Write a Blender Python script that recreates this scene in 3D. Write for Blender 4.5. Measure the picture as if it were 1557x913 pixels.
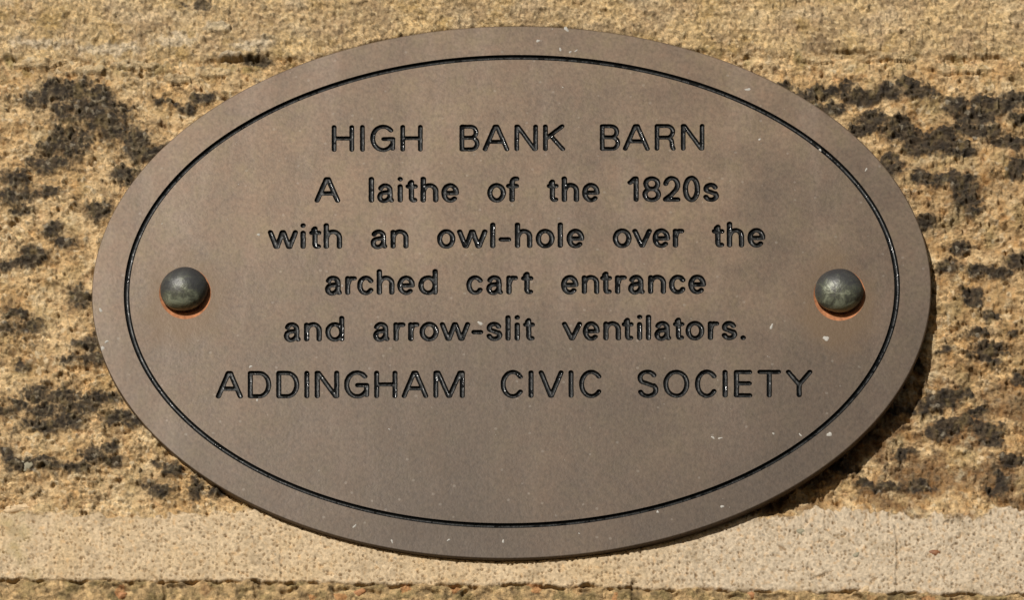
import bpy, math, random
import numpy as np
from mathutils import Vector, Matrix
from mathutils.geometry import delaunay_2d_cdt

random.seed(7)
scene = bpy.context.scene
for o in list(bpy.data.objects):
    bpy.data.objects.remove(o)

# ------------------------------------------------------------------ camera
S = 0.0003                       # metres per photograph pixel on the plaque face
W, H = 1557.0, 913.0
DIST = 1.8
VIEW = Vector((0.04, -1.0, -0.52)).normalized()      # from the plaque to the camera: well below it
cam_data = bpy.data.cameras.new('camera')
cam = bpy.data.objects.new('camera', cam_data)
scene.collection.objects.link(cam)
cam.location = VIEW * DIST
_m = (-VIEW).to_track_quat('-Z', 'Y').to_matrix()
_x = _m.transposed() @ Vector((1, 0, 0))             # rolled until the text runs level
_m = _m @ Matrix.Rotation(math.atan2(_x.y, _x.x) - math.radians(0.2), 3, 'Z')
cam.rotation_euler = _m.to_euler()
cam_data.sensor_width = 36.0
cam_data.lens = 36.0 * DIST / (W * S)
cam_data.clip_start = 0.05
cam_data.clip_end = 200.0
scene.camera = cam
RM = np.array(cam.rotation_euler.to_matrix())
CL = np.array(cam.location)


def unproject(px, py, depth=0.0):
    """photograph pixel -> world x, z on the plane lying 'depth' pixels behind the plaque face"""
    px = np.asarray(px, float); py = np.asarray(py, float)
    k = S / DIST
    v = np.stack([(px - W / 2) * k, -(py - H / 2) * k, -np.ones_like(px)], -1)
    d = v @ RM.T
    t = (depth * S - CL[1]) / d[..., 1]
    return CL[0] + d[..., 0] * t, CL[2] + d[..., 2] * t


# ------------------------------------------------------------------ light
LX, LZ = 0.40, 0.44              # sunward direction: (-LX, -1, LZ)
sun_dir = Vector((-LX, -1.0, LZ)).normalized()      # towards the sun
sd = bpy.data.lights.new('sun', 'SUN')
sd.energy = 5.0
sd.angle = math.radians(0.5)
sd.color = (1.0, 0.955, 0.88)
sun = bpy.data.objects.new('sun', sd)
scene.collection.objects.link(sun)
sun.location = sun_dir * 3
sun.rotation_euler = sun_dir.to_track_quat('Z', 'Y').to_euler()
world = bpy.data.worlds.new('World')
scene.world = world
world.use_nodes = True
wn = world.node_tree.nodes
sky = wn.new('ShaderNodeTexSky')
sky.sky_type = 'NISHITA'
sky.sun_disc = False
sky.sun_elevation = math.asin(sun_dir.z)
sky.sun_rotation = math.atan2(sun_dir.x, sun_dir.y)
world.node_tree.links.new(sky.outputs[0], wn['Background'].inputs[0])
wn['Background'].inputs[1].default_value = 0.05
vs = scene.view_settings
vs.view_transform = 'Standard'; vs.look = 'None'; vs.exposure = -0.34; vs.gamma = 1.0
vs.use_curve_mapping = False

# ------------------------------------------------------------------ numpy noise
rng = np.random.RandomState(11)
PERM = rng.permutation(4096).astype(np.int64)
RND = rng.rand(4096)
RND2 = rng.rand(4096)
RND3 = rng.rand(4096)
ANG = RND * 2 * np.pi
GX, GY = np.cos(ANG), np.sin(ANG)


def hsh(ix, iy, seed=0):
    return PERM[(PERM[(ix + seed * 131) & 4095] + iy * 7 + seed * 17) & 4095]


def perlin(x, y, seed=0):
    ix = np.floor(x).astype(np.int64); iy = np.floor(y).astype(np.int64)
    fx = x - ix; fy = y - iy
    u = fx * fx * fx * (fx * (fx * 6 - 15) + 10); v = fy * fy * fy * (fy * (fy * 6 - 15) + 10)

    def g(dx, dy):
        h = hsh(ix + dx, iy + dy, seed)
        return GX[h] * (fx - dx) + GY[h] * (fy - dy)
    a = g(0, 0) * (1 - u) + g(1, 0) * u
    b = g(0, 1) * (1 - u) + g(1, 1) * u
    return (a * (1 - v) + b * v) * 1.5


def fbm(x, y, scale, octaves=4, seed=0, gain=0.5):
    r = 0; amp = 1; tot = 0
    for i in range(octaves):
        r = r + amp * perlin(x / scale + 13.7 * i, y / scale + 7.1 * i, seed + i)
        tot += amp; amp *= gain; scale /= 2.03
    return r / tot


def worley(x, y, scale, seed=0):
    """distance to nearest and second nearest cell point (in cells) and the nearest cell's hash"""
    x = x / scale; y = y / scale
    ix = np.floor(x).astype(np.int64); iy = np.floor(y).astype(np.int64)
    f1 = np.full(x.shape, 9.0); f2 = np.full(x.shape, 9.0); hh = np.zeros(x.shape, np.int64)
    for dx in (-1, 0, 1):
        for dy in (-1, 0, 1):
            h = hsh(ix + dx, iy + dy, seed)
            d = np.hypot(ix + dx + RND[h] - x, iy + dy + RND2[h] - y)
            near = d < f1
            f2 = np.where(near, f1, np.minimum(f2, d))
            hh = np.where(near, h, hh)
            f1 = np.where(near, d, f1)
    return f1, f2, hh


def sm(a, b, x):
    t = np.clip((x - a) / (b - a), 0, 1)
    return t * t * (3 - 2 * t)


def lin(r, g, b):
    c = np.array([r, g, b]) / 255.0
    return np.where(c < 0.04045, c / 12.92, ((c + 0.055) / 1.055) ** 2.4)


def mix(a, b, t):
    t = t[..., None] if hasattr(t, 'shape') and t.ndim else t
    return a * (1 - t) + b * t


# ------------------------------------------------------------------ materials
def new_mat(name):
    m = bpy.data.materials.new(name)
    m.use_nodes = True
    nt = m.node_tree
    return m, nt, nt.nodes['Principled BSDF']


def node(nt, kind, **kw):
    n = nt.nodes.new(kind)
    for k, v in kw.items():
        if isinstance(k, str) and hasattr(n, k):
            setattr(n, k, v)
        else:
            n.inputs[k].default_value = v
    return n


def noise(nt, scale, detail=4, rough=0.55, coord=None, dist=0.0):
    n = nt.nodes.new('ShaderNodeTexNoise')
    n.inputs['Scale'].default_value = scale
    n.inputs['Detail'].default_value = detail
    n.inputs['Roughness'].default_value = rough
    n.inputs['Distortion'].default_value = dist
    if coord is not None:
        nt.links.new(coord, n.inputs['Vector'])
    return n


def ramp(nt, src, stops):
    r = nt.nodes.new('ShaderNodeValToRGB')
    el = r.color_ramp.elements
    while len(el) < len(stops):
        el.new(0.5)
    for e, (p, c) in zip(el, stops):
        e.position = p
        e.color = c if len(c) == 4 else (*c, 1)
    nt.links.new(src, r.inputs[0])
    return r


def mixc(nt, fac, a, b, mode='MIX'):
    m = nt.nodes.new('ShaderNodeMix')
    m.data_type = 'RGBA'; m.blend_type = mode
    for sock, val in ((m.inputs[0], fac), (m.inputs[6], a), (m.inputs[7], b)):
        if hasattr(val, 'is_output'):
            nt.links.new(val, sock)
        elif isinstance(val, (int, float)):
            sock.default_value = val
        else:
            sock.default_value = (*val, 1)
    return m.outputs[2]


def bump(nt, bs, src, strength, dist, prev=None):
    b = nt.nodes.new('ShaderNodeBump')
    b.inputs['Strength'].default_value = strength
    b.inputs['Distance'].default_value = dist
    nt.links.new(src, b.inputs['Height'])
    if prev is not None:
        nt.links.new(prev, b.inputs['Normal'])
    return b.outputs[0]


def wall_material(name, rough, grain, bump_d):
    m, nt, bs = new_mat(name)
    at = nt.nodes.new('ShaderNodeAttribute'); at.attribute_name = 'tint'
    co = nt.nodes.new('ShaderNodeTexCoord').outputs['Object']
    n1 = noise(nt, 900, 3, 0.7, co)
    n2 = noise(nt, 2600, 2, 0.6, co)
    r1 = ramp(nt, n1.outputs[0], [(0.30, (1 - grain,) * 3), (0.5, (1, 1, 1)), (0.72, (1 + grain * 0.6,) * 3)])
    c = mixc(nt, 1.0, at.outputs['Color'], r1.outputs[0], 'MULTIPLY')
    nt.links.new(c, bs.inputs['Base Color'])
    bs.inputs['Roughness'].default_value = rough
    bs.inputs['Specular IOR Level'].default_value = 0.35
    b1 = bump(nt, bs, n1.outputs[0], 0.9, bump_d)
    b2 = bump(nt, bs, n2.outputs[0], 0.7, bump_d * 0.4, b1)
    nt.links.new(b2, bs.inputs['Normal'])
    return m


M_stone = wall_material('weathered_sandstone', 0.82, 0.30, 0.0011)
M_mortar = wall_material('lime_mortar', 0.9, 0.18, 0.0005)
M_mortar_old = wall_material('weathered_mortar', 0.85, 0.26, 0.0008)


def plaque_material():
    m, nt, bs = new_mat('brown_patinated_bronze')
    co = nt.nodes.new('ShaderNodeTexCoord').outputs['Object']
    big = noise(nt, 7, 3, 0.5, co, 0.4)
    mid = noise(nt, 45, 5, 0.62, co, 0.3)
    fine = noise(nt, 520, 3, 0.7, co)
    pores = noise(nt, 900, 2, 0.5, co)
    streakmap = nt.nodes.new('ShaderNodeMapping')
    streakmap.inputs['Scale'].default_value = (1.0, 1.0, 0.16)
    nt.links.new(co, streakmap.inputs[0])
    streak = noise(nt, 60, 4, 0.6, streakmap.outputs[0])
    c0 = ramp(nt, mid.outputs[0], [(0.28, (0.104, 0.069, 0.044)), (0.5, (0.146, 0.099, 0.062)), (0.72, (0.186, 0.128, 0.081))]).outputs[0]
    # cooler grey patina in broad patches
    f_big = ramp(nt, big.outputs[0], [(0.42, (0, 0, 0)), (0.68, (1, 1, 1))]).outputs[0]
    g = nt.nodes.new('ShaderNodeMath'); g.operation = 'MULTIPLY'; g.inputs[1].default_value = 0.55
    nt.links.new(f_big, g.inputs[0])
    c1 = mixc(nt, g.outputs[0], c0, (0.098, 0.073, 0.052))
    fs = ramp(nt, streak.outputs[0], [(0.5, (0, 0, 0)), (0.72, (0.6, 0.6, 0.6))]).outputs[0]
    c1 = mixc(nt, fs, c1, (0.185, 0.135, 0.098))
    hue = noise(nt, 110, 4, 0.6, co)
    hc = ramp(nt, hue.outputs[0], [(0.30, (1.03, 0.97, 0.96)), (0.5, (1, 1, 1)), (0.70, (1.0, 1.04, 0.95))]).outputs[0]
    c1 = mixc(nt, 1.0, c1, hc, 'MULTIPLY')
    # darker brown towards the foot and right of the plate, broken up by noise
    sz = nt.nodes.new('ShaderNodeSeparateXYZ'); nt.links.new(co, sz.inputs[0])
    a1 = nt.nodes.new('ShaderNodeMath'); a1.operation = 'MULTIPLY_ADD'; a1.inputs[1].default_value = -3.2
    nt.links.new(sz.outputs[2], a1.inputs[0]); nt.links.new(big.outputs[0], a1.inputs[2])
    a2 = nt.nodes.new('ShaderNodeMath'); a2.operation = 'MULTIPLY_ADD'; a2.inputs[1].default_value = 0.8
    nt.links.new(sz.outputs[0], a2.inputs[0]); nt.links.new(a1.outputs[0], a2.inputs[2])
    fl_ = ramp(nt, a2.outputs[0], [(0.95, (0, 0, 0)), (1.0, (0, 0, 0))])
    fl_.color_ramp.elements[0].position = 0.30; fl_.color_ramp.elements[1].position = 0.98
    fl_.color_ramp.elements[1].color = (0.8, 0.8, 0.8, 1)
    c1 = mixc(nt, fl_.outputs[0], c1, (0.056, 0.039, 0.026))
    ff = ramp(nt, fine.outputs[0], [(0.28, (0.74, 0.73, 0.72)), (0.5, (1, 1, 1)), (0.74, (1.24, 1.24, 1.24))]).outputs[0]
    c2 = mixc(nt, 1.0, c1, ff, 'MULTIPLY')
    # small dark pits and pale dust specks
    vd = nt.nodes.new('ShaderNodeTexVoronoi'); vd.inputs['Scale'].default_value = 330
    nt.links.new(co, vd.inputs['Vector'])
    rnd = nt.nodes.new('ShaderNodeSeparateColor'); nt.links.new(vd.outputs['Color'], rnd.inputs[0])
    near = nt.nodes.new('ShaderNodeMath'); near.operation = 'LESS_THAN'; near.inputs[1].default_value = 0.22
    nt.links.new(vd.outputs['Distance'], near.inputs[0])
    pick = nt.nodes.new('ShaderNodeMath'); pick.operation = 'GREATER_THAN'; pick.inputs[1].default_value = 0.93
    nt.links.new(rnd.outputs[0], pick.inputs[0])
    mu = nt.nodes.new('ShaderNodeMath'); mu.operation = 'MULTIPLY'
    nt.links.new(near.outputs[0], mu.inputs[0]); nt.links.new(pick.outputs[0], mu.inputs[1])
    mu2 = nt.nodes.new('ShaderNodeMath'); mu2.operation = 'MULTIPLY'; mu2.inputs[1].default_value = 0.14
    nt.links.new(mu.outputs[0], mu2.inputs[0])
    c3 = mixc(nt, mu2.outputs[0], c2, (0.42, 0.38, 0.33))
    pick2 = nt.nodes.new('ShaderNodeMath'); pick2.operation = 'LESS_THAN'; pick2.inputs[1].default_value = 0.09
    nt.links.new(rnd.outputs[1], pick2.inputs[0])
    mu3 = nt.nodes.new('ShaderNodeMath'); mu3.operation = 'MULTIPLY'
    nt.links.new(near.outputs[0], mu3.inputs[0]); nt.links.new(pick2.outputs[0], mu3.inputs[1])
    mu4 = nt.nodes.new('ShaderNodeMath'); mu4.operation = 'MULTIPLY'; mu4.inputs[1].default_value = 0.4
    nt.links.new(mu3.outputs[0], mu4.inputs[0])
    c4 = mixc(nt, mu4.outputs[0], c3, (0.09, 0.065, 0.05))
    # rust weeping from the two bolt holes: distance to each bolt centre, broken by noise
    for i, (bx, by) in enumerate(BOLTS):
        x, z = unproject(bx - 1, by + 34)
        d = nt.nodes.new('ShaderNodeVectorMath'); d.operation = 'SUBTRACT'
        d.inputs[1].default_value = (float(x), 0, float(z)); nt.links.new(co, d.inputs[0])
        sc = nt.nodes.new('ShaderNodeVectorMath'); sc.operation = 'MULTIPLY'
        sc.inputs[1].default_value = (1.25, 0, 0.85); nt.links.new(d.outputs[0], sc.inputs[0])
        ln = nt.nodes.new('ShaderNodeVectorMath'); ln.operation = 'LENGTH'
        nt.links.new(sc.outputs[0], ln.inputs[0])
        ad = nt.nodes.new('ShaderNodeMath'); ad.operation = 'MULTIPLY_ADD'
        ad.inputs[1].default_value = -0.030
        nt.links.new(mid.outputs[0], ad.inputs[0]); nt.links.new(ln.outputs['Value'], ad.inputs[2])
        fr = ramp(nt, ad.outputs[0], [(0.0, (0.68,) * 3), (0.003, (0.48,) * 3), (0.012, (0, 0, 0))]).outputs[0]
        c4 = mixc(nt, fr, c4, (0.115, 0.070, 0.034))
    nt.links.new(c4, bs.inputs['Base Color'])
    bs.inputs['Metallic'].default_value = 0.22
    rr = ramp(nt, mid.outputs[0], [(0.3, (0.44,) * 3), (0.7, (0.52,) * 3)]).outputs[0]
    nt.links.new(rr, bs.inputs['Roughness'])
    bs.inputs['Specular IOR Level'].default_value = 0.36
    b0 = bump(nt, bs, mid.outputs[0], 0.35, 0.0004)
    b1 = bump(nt, bs, fine.outputs[0], 0.5, 0.00010, b0)
    b2 = bump(nt, bs, pores.outputs[0], 0.4, 0.00006, b1)
    nt.links.new(b2, bs.inputs['Normal'])
    return m


BOLTS = [(283.0, 438.5), (1278.0, 441.0)]
M_plaque = plaque_material()


def enamel(name):
    m, nt, bs = new_mat(name)
    co = nt.nodes.new('ShaderNodeNewGeometry').outputs['Position']
    n1 = noise(nt, 520, 3, 0.6, co)
    n2 = noise(nt, 150, 3, 0.6, co)
    c = ramp(nt, n2.outputs[0], [(0.35, (0.003, 0.0033, 0.0033)), (0.7, (0.009, 0.0095, 0.0095))]).outputs[0]
    nt.links.new(c, bs.inputs['Base Color'])
    n3 = noise(nt, 330, 2, 0.5, co)
    r = ramp(nt, n3.outputs[0], [(0.36, (0.11,) * 3), (0.44, (0.36,) * 3), (0.7, (0.46,) * 3)]).outputs[0]
    nt.links.new(r, bs.inputs['Roughness'])
    bs.inputs['Specular IOR Level'].default_value = 0.20
    nt.links.new(bump(nt, bs, n1.outputs[0], 1.0, 0.00016), bs.inputs['Normal'])
    return m


M_enamel = enamel('black_enamel')


def bolt_material():
    m, nt, bs = new_mat('green_grey_bolt_metal')
    co = nt.nodes.new('ShaderNodeTexCoord').outputs['Object']
    wp = nt.nodes.new('ShaderNodeNewGeometry').outputs['Position']
    n1 = noise(nt, 190, 5, 0.65, wp, 0.5)
    n2 = noise(nt, 900, 3, 0.6, wp)
    sx = nt.nodes.new('ShaderNodeSeparateXYZ'); nt.links.new(co, sx.inputs[0])
    ad = nt.nodes.new('ShaderNodeMath'); ad.operation = 'MULTIPLY_ADD'; ad.inputs[1].default_value = -26
    nt.links.new(sx.outputs[2], ad.inputs[0]); nt.links.new(n1.outputs[0], ad.inputs[2])
    c = ramp(nt, ad.outputs[0], [(0.28, (0.050, 0.049, 0.050)), (0.5, (0.070, 0.070, 0.064)), (0.64, (0.115, 0.120, 0.088)), (0.80, (0.30, 0.32, 0.23))]).outputs[0]
    nt.links.new(c, bs.inputs['Base Color'])
    bs.inputs['Metallic'].default_value = 0.25
    bs.inputs['Roughness'].default_value = 0.42
    b = bump(nt, bs, n1.outputs[0], 0.5, 0.0009)
    nt.links.new(bump(nt, bs, n2.outputs[0], 0.5, 0.00015, b), bs.inputs['Normal'])
    return m


M_bolt = bolt_material()


def simple(name, col, rough=0.85, var=0.25, scale=400, bd=0.0003, metal=0.0):
    m, nt, bs = new_mat(name)
    co = nt.nodes.new('ShaderNodeTexCoord').outputs['Object']
    n = noise(nt, scale, 4, 0.65, co)
    c = ramp(nt, n.outputs[0], [(0.3, tuple(v * (1 - var) for v in col)), (0.7, tuple(v * (1 + var) for v in col))]).outputs[0]
    nt.links.new(c, bs.inputs['Base Color'])
    bs.inputs['Roughness'].default_value = rough
    bs.inputs['Metallic'].default_value = metal
    nt.links.new(bump(nt, bs, n.outputs[0], 0.7, bd), bs.inputs['Normal'])
    return m


M_rust = simple('orange_rust', (0.38, 0.155, 0.066), 0.9, 0.45, 300, 0.0003)
M_speck = simple('pale_lichen_speck', (0.45, 0.43, 0.39), 0.95, 0.2, 700)
M_chip = simple('buff_stone_flake', (0.58, 0.43, 0.26), 0.9, 0.3, 500, 0.0006)
M_white = simple('white_lime_crust', (0.62, 0.55, 0.43), 0.95, 0.25, 500, 0.0008)
M_pebble = simple('red_brown_pebble', (0.24, 0.105, 0.045), 0.6, 0.3, 600)
M_pebble2 = simple('grey_pebble', (0.28, 0.25, 0.17), 0.7, 0.3, 600)
M_pebble3 = simple('orange_pebble', (0.42, 0.20, 0.085), 0.7, 0.3, 600)


# ------------------------------------------------------------------ object helpers
def empty(name, loc=(0, 0, 0)):
    o = bpy.data.objects.new(name, None)
    o.location = loc
    o.empty_display_size = 0.03
    scene.collection.objects.link(o)
    return o


def tag(o, label=None, cat=None, group=None, kind=None):
    if label: o['label'] = label
    if cat: o['category'] = cat
    if group: o['group'] = group
    if kind: o['kind'] = kind
    return o


def mesh_obj(name, co, faces, mat, parent=None, smooth=True, tint=None, origin=None):
    """co: (n,3) world coords; faces: (m,3|4) int array or list of tuples"""
    co = np.asarray(co, dtype=np.float32)
    if origin is not None:
        co = co - np.array(origin, np.float32)
    me = bpy.data.meshes.new(name)
    if isinstance(faces, np.ndarray):
        k = faces.shape[1]
        me.vertices.add(len(co)); me.vertices.foreach_set('co', co.ravel())
        me.loops.add(faces.size); me.loops.foreach_set('vertex_index', faces.astype(np.int32).ravel())
        me.polygons.add(len(faces))
        me.polygons.foreach_set('loop_start', (np.arange(len(faces)) * k).astype(np.int32))
        me.update(calc_edges=True)
    else:
        me.from_pydata(co.tolist(), [], faces)
        me.update()
    if tint is not None:
        a = me.attributes.new('tint', 'FLOAT_COLOR', 'POINT')
        c4 = np.ones((len(co), 4), np.float32); c4[:, :3] = tint
        a.data.foreach_set('color', c4.ravel())
    me.polygons.foreach_set('use_smooth', np.full(len(me.polygons), smooth))
    me.materials.append(mat)
    o = bpy.data.objects.new(name, me)
    scene.collection.objects.link(o)
    if origin is not None:
        o.location = origin
    if parent is not None:
        o.parent = parent
        if origin is not None:
            o.location = Vector(origin) - parent.location
    return o


# ================================================================== THE WALL
STEP = 1.5


def axis(lo, hi, step, ext, n):
    core = np.arange(lo, hi + step, step)
    g = (np.linspace(0, 1, n + 1)[1:]) ** 1.8 * ext
    return np.concatenate([(lo - g)[::-1], core, core[-1] + g])


ax = axis(-50, 1607, STEP, 1400, 60)
ay = axis(-45, 960, STEP, 1100, 50)
PX, PY = np.meshgrid(ax, ay)
NX, NY = len(ax), len(ay)
far = np.maximum(np.maximum(-50 - PX, PX - 1607), np.maximum(-45 - PY, PY - 960))
finek = 1 - sm(0, 260, far)

# noisy course boundaries (photograph pixels)
wx = fbm(PX, PY, 60, 4, 3)
wy = fbm(PX, PY, 22, 3, 9)
y_top = 88 + 7 * np.sin(PX / 210 + 1.0) + 9 * fbm(PX, PY * 0 + 5, 120, 4, 21) - 6 * sm(900, 1250, PX) + 4.5 * wy + 10 * fbm(PX, PY * 0 + 5, 30, 3, 23) * (1 - 0.6 * sm(500, 900, PX))
y_mid = 782 + 16 * fbm(PX, PY * 0 + 2, 150, 3, 31) + 12 * wy + 10 * wx + 3 * fbm(PX, PY, 8, 2, 35)
y_bot = 882 + 21 * PX / 1557 + 9 * fbm(PX, PY * 0 + 8, 70, 5, 41, .6) + 4 * wy

# signed region weights
in_top = PY < y_top
in_stone = (PY >= y_top) & (PY < y_mid)
in_mortar = (PY >= y_mid) & (PY < y_bot)

# ---- stains of dark crustose lichen, where the photograph has them
LB = [
 (60,150,30,16),(100,140,45,20),(125,165,50,22),(150,150,25,18),(165,185,40,20),(110,205,35,16),(100,225,35,20),(70,250,35,14),
 (175,200,22,16),(210,215,22,24),(225,235,26,16),(190,262,22,12),(20,272,26,14),(15,300,20,14),(45,297,18,10),(75,292,16,10),
 (35,320,18,10),(150,320,22,12),(190,272,16,10),(78,348,18,11),(50,387,22,12),(38,398,20,9),(95,370,20,12),(15,402,14,8),(4,405,12,8),
 (112,452,15,17),(125,458,14,12),(20,478,20,9),(48,496,22,10),(12,500,16,10),(138,524,20,11),(140,545,22,8),(35,556,9,8),
 (105,548,12,7),(55,598,26,12),(95,602,28,14),(70,622,30,10),(120,618,30,12),(158,606,26,10),(70,648,34,12),(105,640,28,12),(30,615,12,9),(10,625,14,12),
 (180,635,32,10),(205,642,22,9),(12,692,13,12),(40,708,26,10),(65,700,14,7),(142,692,18,13),(118,712,20,8),(165,682,14,9),
 (78,712,14,8),(240,745,20,13),(265,715,13,11),(298,742,12,14),(240,705,8,7),(330,748,14,7),(170,700,20,8),
 (308,8,20,8),(300,14,12,5),(388,90,18,9),(245,155,14,6),(265,155,8,5),(305,152,20,8),(285,168,16,8),(318,148,12,8),(190,162,12,5),
 (1160,124,12,5),(1190,134,18,7),(1225,150,24,8),(1250,142,26,10),(1288,130,13,10),(1262,166,22,10),(1310,150,28,11),(1290,145,20,9),
 (1350,140,22,12),(1382,125,18,9),(1400,140,22,11),(1330,182,24,13),(1320,195,26,8),(1372,190,20,16),(1378,205,28,13),(1398,222,28,14),
 (1432,208,26,14),(1452,225,30,12),(1470,230,20,8),(1452,160,20,13),(1478,178,18,16),(1497,165,24,20),(1475,195,22,8),(1522,160,20,14),
 (1545,150,16,14),(1498,203,22,9),(1530,216,30,8),(1550,180,18,8),(1350,240,14,9),(1352,258,16,13),(1300,200,16,7),
 (1400,268,16,12),(1425,275,18,10),(1450,270,28,9),(1465,285,20,13),(1470,305,18,14),(1478,320,16,7),(1548,250,12,14),(1540,262,12,8),
 (1408,340,18,10),(1458,374,16,11),(1498,410,20,10),(1522,414,18,10),(1548,398,16,12),(1478,448,20,12),(1440,404,24,8),(1480,462,14,8),
 (1488,506,16,8),(1438,534,16,5),(1500,536,22,12),(1505,548,16,8),(1540,508,10,6),(1432,606,26,12),(1412,618,20,12),(1458,600,20,9),(1485,625,14,7),
 (1440,650,26,14),(1422,660,18,10),(1500,655,22,16),(1512,672,14,9),(1470,640,14,9),(1520,735,13,18),(1505,745,14,8),(1285,712,20,9),
 (1345,740,26,6),(1395,742,22,8),(1370,625,18,9),(1510,480,12,8),(1555,580,18,9),(1398,560,8,9),(1540,700,22,8),(1312,735,16,6),(1375,690,16,8)]
lb = np.zeros_like(PX)
ux = PX + 16 * fbm(PX, PY, 30, 4, 51, .6)
uy = PY + 14 * fbm(PX, PY, 26, 4, 57, .6)
for (bx, by, rx, ry) in LB:
    x0 = np.searchsorted(ax, bx - 3 * rx); x1 = np.searchsorted(ax, bx + 3 * rx)
    y0 = np.searchsorted(ay, by - 3 * ry); y1 = np.searchsorted(ay, by + 3 * ry)
    s_ = (slice(y0, y1), slice(x0, x1))
    q = ((ux[s_] - bx) / rx) ** 2 + ((uy[s_] - by) / ry) ** 2
    lb[s_] = np.maximum(lb[s_], np.exp(-q * 0.75))
# outside the photograph the same growth goes on at random
wild = sm(0.05, 0.6, fbm(PX, PY * 1.7, 90, 4, 61)) * in_stone
outk = sm(0, 40, far)
lb = lb * (1 - outk) + wild * outk
lno = fbm(PX, PY, 24, 5, 67, 0.72)
f1l, f2l, hl = worley(PX + 3 * lno, PY, 7.5, 5)
_a, _b, mh0 = worley(PX, PY, 4.0, 33)
lich = sm(0.26, 0.80, lb * (1 + 0.22 * sm(900, 1300, PX)) + 0.75 * lno + 0.22 * (0.5 - f1l) + 0.14 * (RND3[hl] - .5) + 0.02 + 0.22 * (RND[mh0] - .5) + 0.25 * fbm(PX, PY, 6, 2, 70))
spots = sm(0.42, 0.62, fbm(PX, PY * 1.2, 20, 4, 68, .65) + 0.25 * fbm(PX, PY, 110, 2, 69)) * (PY > y_top + 4)
lich = np.maximum(lich, 0.8 * spots)
lich = np.where(PY < y_mid + 3, lich, lich * 0.1)
# a thin grey-brown film spreads round the crusts
film = sm(0.10, 0.7, lb + 0.45 * fbm(PX, PY, 34, 4, 71)) * (PY < y_mid)
film = np.maximum(film * 0.95, (0.6 + 0.3 * sm(900, 1400, PX)) * sm(0.15, 0.7, fbm(PX, PY, 70, 5, 73)) * in_stone)

# ---- depth behind the plaque face, in pixels
# broad shape: proud at left and under the plaque foot, hollow at lower right
base = np.full(PX.shape, 15.0)
base += 11.0 * sm(1330, 1400, PX) * sm(300, 385, PY) * (1 - sm(700, 790, PY)) \
      + 24 * sm(930, 1200, PX) * (1 - 0.55 * sm(1400, 1500, PX)) * sm(480, 620, PY) * (1 - sm(760, 800, PY))
base -= 1.5 * (1 - sm(100, 500, PX))
dep = base + 4.5 * fbm(PX, PY, 190, 3, 81)

g1, g2, gh = worley(PX + 1.5 * wy * 3, PY * 1.15, 6.2, 15)
k1, k2, kh = worley(PX + 4 * wy, PY * 1.2, 15.0, 17)
m1, m2, mh = worley(PX, PY, 3.6, 19)
grain = (g2 - g1)
knob = (k2 - k1)
gvar = 0.30 + 0.85 * sm(-0.25, 0.35, fbm(PX, PY, 55, 4, 82, .6))
b1_, b2_, bh = worley(PX + 5 * wy, PY * 1.1 + 3 * wx, 11.0, 27)
big_g = sm(0.0, 0.4, fbm(PX, PY, 80, 3, 84))
rough_stone = (6.5 * fbm(PX, PY * 1.35, 46, 5, 83, 0.62) + 3.0 * fbm(PX, PY * 1.1, 14, 4, 85, 0.62) * gvar
               - 1.9 * gvar * np.minimum(grain, 0.5) - 2.6 * big_g * np.minimum(b2_ - b1_, .5) + 1.6 * big_g * (RND[bh] - .5) - 2.2 * np.minimum(knob, 0.45) * (RND3[kh] - 0.2)
               + 1.7 * gvar * (RND[gh] - 0.5) - 0.6 * np.minimum(m2 - m1, .5))
ledges = 3.0 * np.abs(perlin(PX / 140, PY / 26 + 0.6 * wx, 87)) 
pits = 5.0 * sm(0.26, 0.60, fbm(PX, PY * 1.2, 17, 3, 89, 0.6)) + 4.5 * sm(0.22, 0.5, fbm(PX * 0.8, PY * 1.3, 42, 4, 90, 0.6))
stone_d = dep + rough_stone + ledges + pits * 0.8
stone_d -= lich * (1.0 + 1.9 * (0.6 - f1l) + 1.2 * lno)

smooth_m = 1.3 * fbm(PX, PY, 120, 3, 91) + 0.7 * fbm(PX, PY, 14, 3, 93) + 0.55 * fbm(PX, PY, 4.5, 2, 95)
q1, q2, qh = worley(PX + 2 * fbm(PX, PY, 8, 2, 94), PY, 6.5, 23)
mpit = sm(0.50, 0.9, RND[qh]) * (1 - sm(0.12, 0.33, q1))
v1, v2, vh = worley(PX + 5 * fbm(PX, PY, 6, 2, 96), PY + 5 * fbm(PX, PY, 6, 2, 97), 9.0, 25)
worm = (1 - sm(0.0, 0.14, np.abs(v2 - v1))) * sm(0.0, 0.25, fbm(PX, PY, 9, 2, 98))
f_right = sm(880, 1130, PX)
mortar_base = 10.5 + 7.5 * f_right - 1.0 * sm(790, 850, PY)
mortar_d = mortar_base + smooth_m + 0.5 * fbm(PX, PY, 7, 2, 99) + 2.6 * mpit + 2.0 * worm
top_d = 9.5 + 1.6 * smooth_m + 3.0 * fbm(PX, PY, 38, 5, 101, 0.62) + 2.4 * np.abs(perlin(PX / 150, PY / 16 + 0.8 * wx, 104)) - 1.5 * np.abs(perlin(PX / 60 + wx, PY / 30, 105)) + 1.4 * fbm(PX, PY, 6, 2, 102) - 0.9 * np.minimum(grain, .5) + 0.8 * (RND2[gh] - .5)
low_d = 12.5 + 5.0 * f_right + rough_stone * 1.1 + 6 * fbm(PX, PY, 30, 4, 103, .6) - 2.2 * np.minimum(knob, .5) + pits * 0.5

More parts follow.
